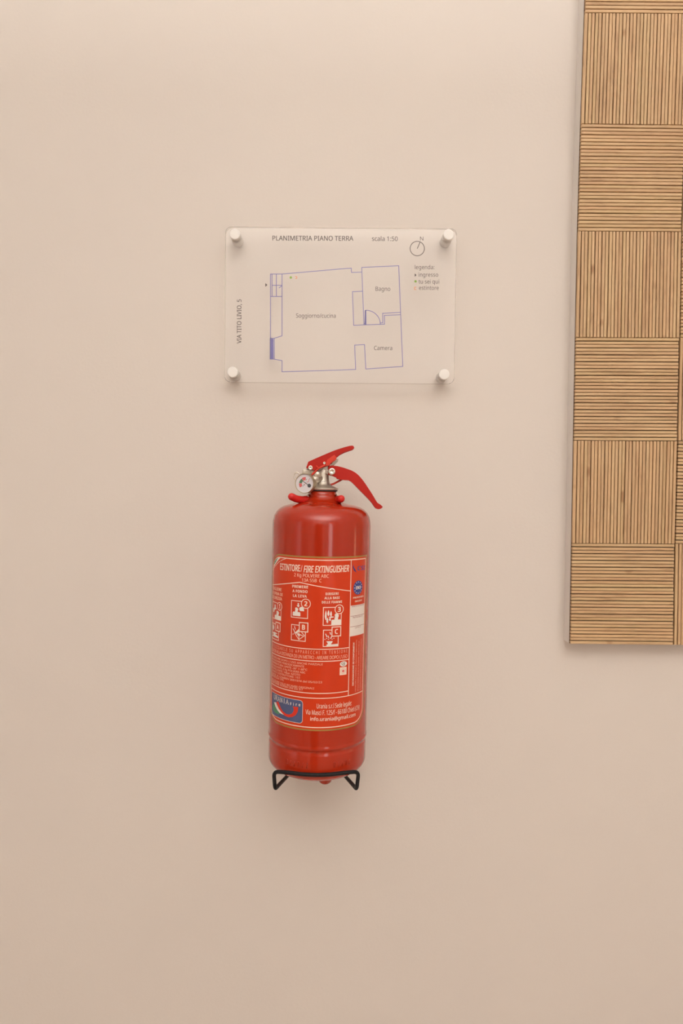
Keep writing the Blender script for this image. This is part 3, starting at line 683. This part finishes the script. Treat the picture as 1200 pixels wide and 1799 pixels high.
low_l = soften([(1098, 668), (1075, 680), (1046, 679), (1025, 655), (1000, 615), (950, 562), (880, 492), (802, 412), (782, 401), (740, 400), (700, 394)]) + [(665, 388), (660, 373), (620, 358), (580, 350)]
grip = channel('carry_handle', top_l, low_l, YL + .0016, .0178, M_lever, .0024, bev=.0012)
def rivet(a, b, r, parent, Y, mat=M_chrome, hgt=.0016, name='rivet'):
    c = P(*c1(a, b), Y); bm = bmesh.new(); r *= .73/FPX
    lathe(bm, [(r, -.001), (r, hgt*.55), (r*.93, hgt*.85), (r*.80, hgt*.98), (r*.42, hgt*1.02), (r*.36, hgt*.80), (r*.05, hgt*.78)], TOCAM, (c.x, Y, c.z), 28)
    return obj(name, bm, mat, parent, True)
rivet(412, 283, 4.2, lev, YL); rivet(545, 238, 2.5, lev, YL - .0004)
bo = rivet(617, 318, 6.4, grip, YL + .0016, hgt=.003, name='bolt')
for Yb, (a, b) in ((YA, (600, 312)),):
    p0 = P(*c1(555, 300), YA); p1 = P(*c1(640, 345), YA); bm = bmesh.new(); box(bm, p0.x, p1.x, YA-.0060, YA+.0060, p1.z, p0.z, .001); obj('lug', bm, M_nick, valve_body)
bm = bmesh.new(); prism(bm, [P(*c1(*p), YL-.0012) for p in ((572, 206), (640, 158), (662, 186), (655, 206), (604, 238), (592, 262), (552, 264), (562, 236))], Vector((0, .0012, 0)), .0003)
tab = obj('safety_tab', bm, M_tab, ext)
bm = bmesh.new(); prism(bm, [P(*c1(*p), YA-.004) for p in ((600, 268), (622, 226), (662, 196), (682, 203), (674, 226), (632, 262))], Vector((0, .002, 0)), .0004); obj('pin_plate', bm, M_chrome, tab)
bm = bmesh.new(); tube(bm, smoothpath([P(*c1(*p), YL-.0008) for p in ((552, 256), (520, 272), (480, 296), (450, 325), (424, 352))]), .0010, 8)
tube(bm, smoothpath([P(*c1(*p), YL-.0016) for p in ((468, 262), (478, 276), (494, 290))]), .0007, 8)
tube(bm, smoothpath([P(*c1(*p), YA+.002) for p in ((560, 455), (592, 448), (632, 438), (672, 416), (716, 394), (730, 370))]), .0011, 8)
obj('seal_strap', bm, M_tab, tab, True)

# ---- pressure gauge
YG = YA - .0185; gc = P(534.8, 849.2, YG); gr = 17.6*(YG + DW)/FPX
GM = Matrix.Rotation(math.radians(-17), 3, 'Z') @ TOCAM
bm = bmesh.new(); lathe(bm, [(gr*.80, -.0115), (gr*.96, -.0105), (gr*.98, -.0055), (gr*1.0, -.0030), (gr*1.0, .0004), (gr*.985, .0009), (gr*.95, .0009), (gr*.94, .0002), (gr*.935, -.0012)], GM, gc, 48)
gauge = obj('pressure_gauge', bm, M_brass, ext, True); md = gauge.modifiers.new('ws', 'EDGE_SPLIT'); md.split_angle = math.radians(35)
gx, gy = GM.col[0].copy(), GM.col[1].copy(); gz = GM.col[2].copy()
if gx.x < 0: gx = -gx
if gy.z < 0: gy = -gy
def plg(s, t, l): return gc + gx*s + gy*t + gz*(l - .0010)
k_ = gr/(17.6*12)
G = Print(lambda a, b: ((a-412)*k_/.96, -(b-885)*k_), plg); G.disc((0, 0), gr*.935, I_dial, .0001, 40)
o = G.build('dial', gauge); o['label'] = 'white gauge dial'
G = Print(lambda a, b: ((a-412)*k_/.96, -(b-885)*k_), plg)
def seg(c, r0, r1, a0, a1, m):
    pt = [(c[0] + r1*math.cos(math.radians(a)), c[1] - r1*math.sin(math.radians(a))) for a in [a0 + (a1-a0)*k/6 for k in range(7)]] + [(c[0] + r0*math.cos(math.radians(a)), c[1] - r0*math.sin(math.radians(a))) for a in [a1 + (a0-a1)*k/6 for k in range(7)]]
    G.polypx(pt, m, .0003)
seg((432, 898), 82, 146, 88, 124, I_pink); seg((432, 898), 82, 140, 126, 172, I_dgreen); seg((432, 898), 80, 140, 174, 212, I_pink)
nd = Print(G.uv, plg); nd.disc(G.uv(512, 932), 40*k_, I_grey, .0005); nd.line([(512, 932), (376, 838)], 13*k_, I_grey, lift=.0005); nd.build('needle', gauge)
G.line([(455, 860), (495, 850), (505, 800)], 10*k_, I_orchid, lift=.0003); G.line([(440, 820), (460, 790)], 8*k_, I_dgreen, lift=.0003); G.line([(510, 800), (525, 780)], 7*k_, I_grey, lift=.0003)
G.disc(G.uv(404, 915), 11*k_, I_grey, .0003); G.disc(G.uv(378, 940), 8*k_, I_grey, .0003); G.line([(415, 900), (440, 885)], 8*k_, I_orchid, lift=.0003)
o = G.build('dial_print', gauge); o['label'] = 'red and green pressure bands'; o['kind'] = 'stuff'
bm = bmesh.new(); q = gc - gz*.010; tube(bm, [q, P(552, 842, YA-.010), P(562, 840, YA-.004)], .0046, 16)
obj('gauge_stem', bm, M_nick, gauge, True)
bm = bmesh.new(); cc = P(521.5, 836.5, YG + .006)
tube(bm, [cc + Vector((.0034*math.cos(t), 0, .0042*math.sin(t))) for t in [k*math.pi*2/16 - .3 for k in range(15)]], .0007, 8); obj('loop', bm, M_chrome, gauge, True)

# ------------------------------------------------------------------ hook round the neck
hk = empty('wall_hook', P(567, 872, 0), 'steel wall hook with red rubber tips gripping the neck of the extinguisher', 'hook')
bm = bmesh.new(); a = P(541, 893, -.001); b = P(592, 866, -.001); box(bm, a.x, b.x, -.0022, 0, a.z, b.z, .0006)
bk = obj('hook_plate', bm, M_chrome, hk)
for x in (549, 585):
    p = P(x, 879, -.0022); bm = bmesh.new(); lathe(bm, [(.0032, 0), (.0032, .0008), (.0022, .0018), (.0004, .002)], TOCAM, (p.x, -.0022, p.z), 16); obj('screw', bm, M_chrome, bk, True)
YH = YA - .004
for sgn, wx, pts in ((-1, 541.6, [(530, 878.2, YA-.012), (520, 876.4, YA-.017), (512.4, 872.6, YA-.020)]), (1, 593.2, [(594.5, 877.6, YA-.012), (597.5, 877.0, YA-.019), (599.3, 876.2, YA-.024)])):
    p = P(wx, 876, YA); xw = p.x; z = p.z
    bm = bmesh.new(); box(bm, xw-.0008, xw+.0008, YA-.010, -.001, z-.0028, z+.0050, .0005); arm = obj('hook_arm', bm, M_chrome, hk)
    bm = bmesh.new(); path = [Vector((xw + sgn*.0006, YA-.002, z-.0004)), Vector((xw + sgn*.0012, YA-.008, z-.0004))] + [P(*q) for q in pts]
    tube(bm, smoothpath(path), .0041, 16, True); o = obj('rubber_tip', bm, M_rub, arm, True)

# ------------------------------------------------------------------ black wire cradle under the tank
D = lambda x, y, d: P(x, y, d - DW)
cr = empty('wire_cradle', P(557, 1400, 0), 'black wire cradle fixed to the wall under the extinguisher', 'bracket')
wr = .0021
left = [D(498, 1390, .8225), Vector((0,0,0)), D(483.2, 1384.5, .697), D(481.2, 1357.3, .695)]
def bend(pts, r=.006):
    out = [Vector(pts[0])]
    for i in range(1, len(pts)-1):
        a, b, c = Vector(pts[i-1]), Vector(pts[i]), Vector(pts[i+1])
        r1 = min(r, (a-b).length*.45, (c-b).length*.45); u1 = (a-b).normalized(); u2 = (c-b).normalized()
        s_, e_ = b + u1*r1, b + u2*r1
        for k in range(7):
            t = k/6; out.append(s_*(1-t)**2 + b*2*t*(1-t) + e_*t*t)
    return out + [Vector(pts[-1])]
Lq = D(507.5, 1360.5, .768); Rq = D(606.5, 1363.5, .768)
Lc0, Lc1 = D(483.2, 1386.3, .697), D(481.0, 1355.6, .695); Rc1, Rc0 = D(630.0, 1355.6, .695), D(626.8, 1386.5, .697)
Lb = Lq + (Lq - Lc0)*((.8205-.768)/(.768-.697)); Rb = Rq + (Rq - Rc0)*((.8205-.768)/(.768-.697))
Lt = Vector((Lb.x, Lb.y, Lb.z + .05)); Rt = Vector((Rb.x, Rb.y, Rb.z + .05))
mid = [(505, 1357.0, .6895), (530, 1360.2, .6855), (556, 1361.6, .684), (582, 1360.6, .6855), (607, 1357.4, .6895)]
path = bend([Lt, Lb, Lc0, Lc1] + [D(*m) for m in mid] + [Rc1, Rc0, Rb, Rt], .0058)
bm = bmesh.new(); tube(bm, path, wr, 14); obj('wire', bm, M_wire, cr, True)
bm = bmesh.new(); box(bm, Lt.x - .004, Rt.x + .004, -.0018, 0, Lt.z - .018, Lt.z - .002, .0006); pt = obj('fixing_plate', bm, M_wire, cr)
for t in (.25, .75):
    q = lerp(Lt, Rt, t); bm = bmesh.new(); lathe(bm, [(.0032, 0), (.0032, .0008), (.0022, .0018), (.0004, .002)], TOCAM, (q.x, -.0018, Lt.z - .010), 16); obj('screw', bm, M_chrome, pt, True)
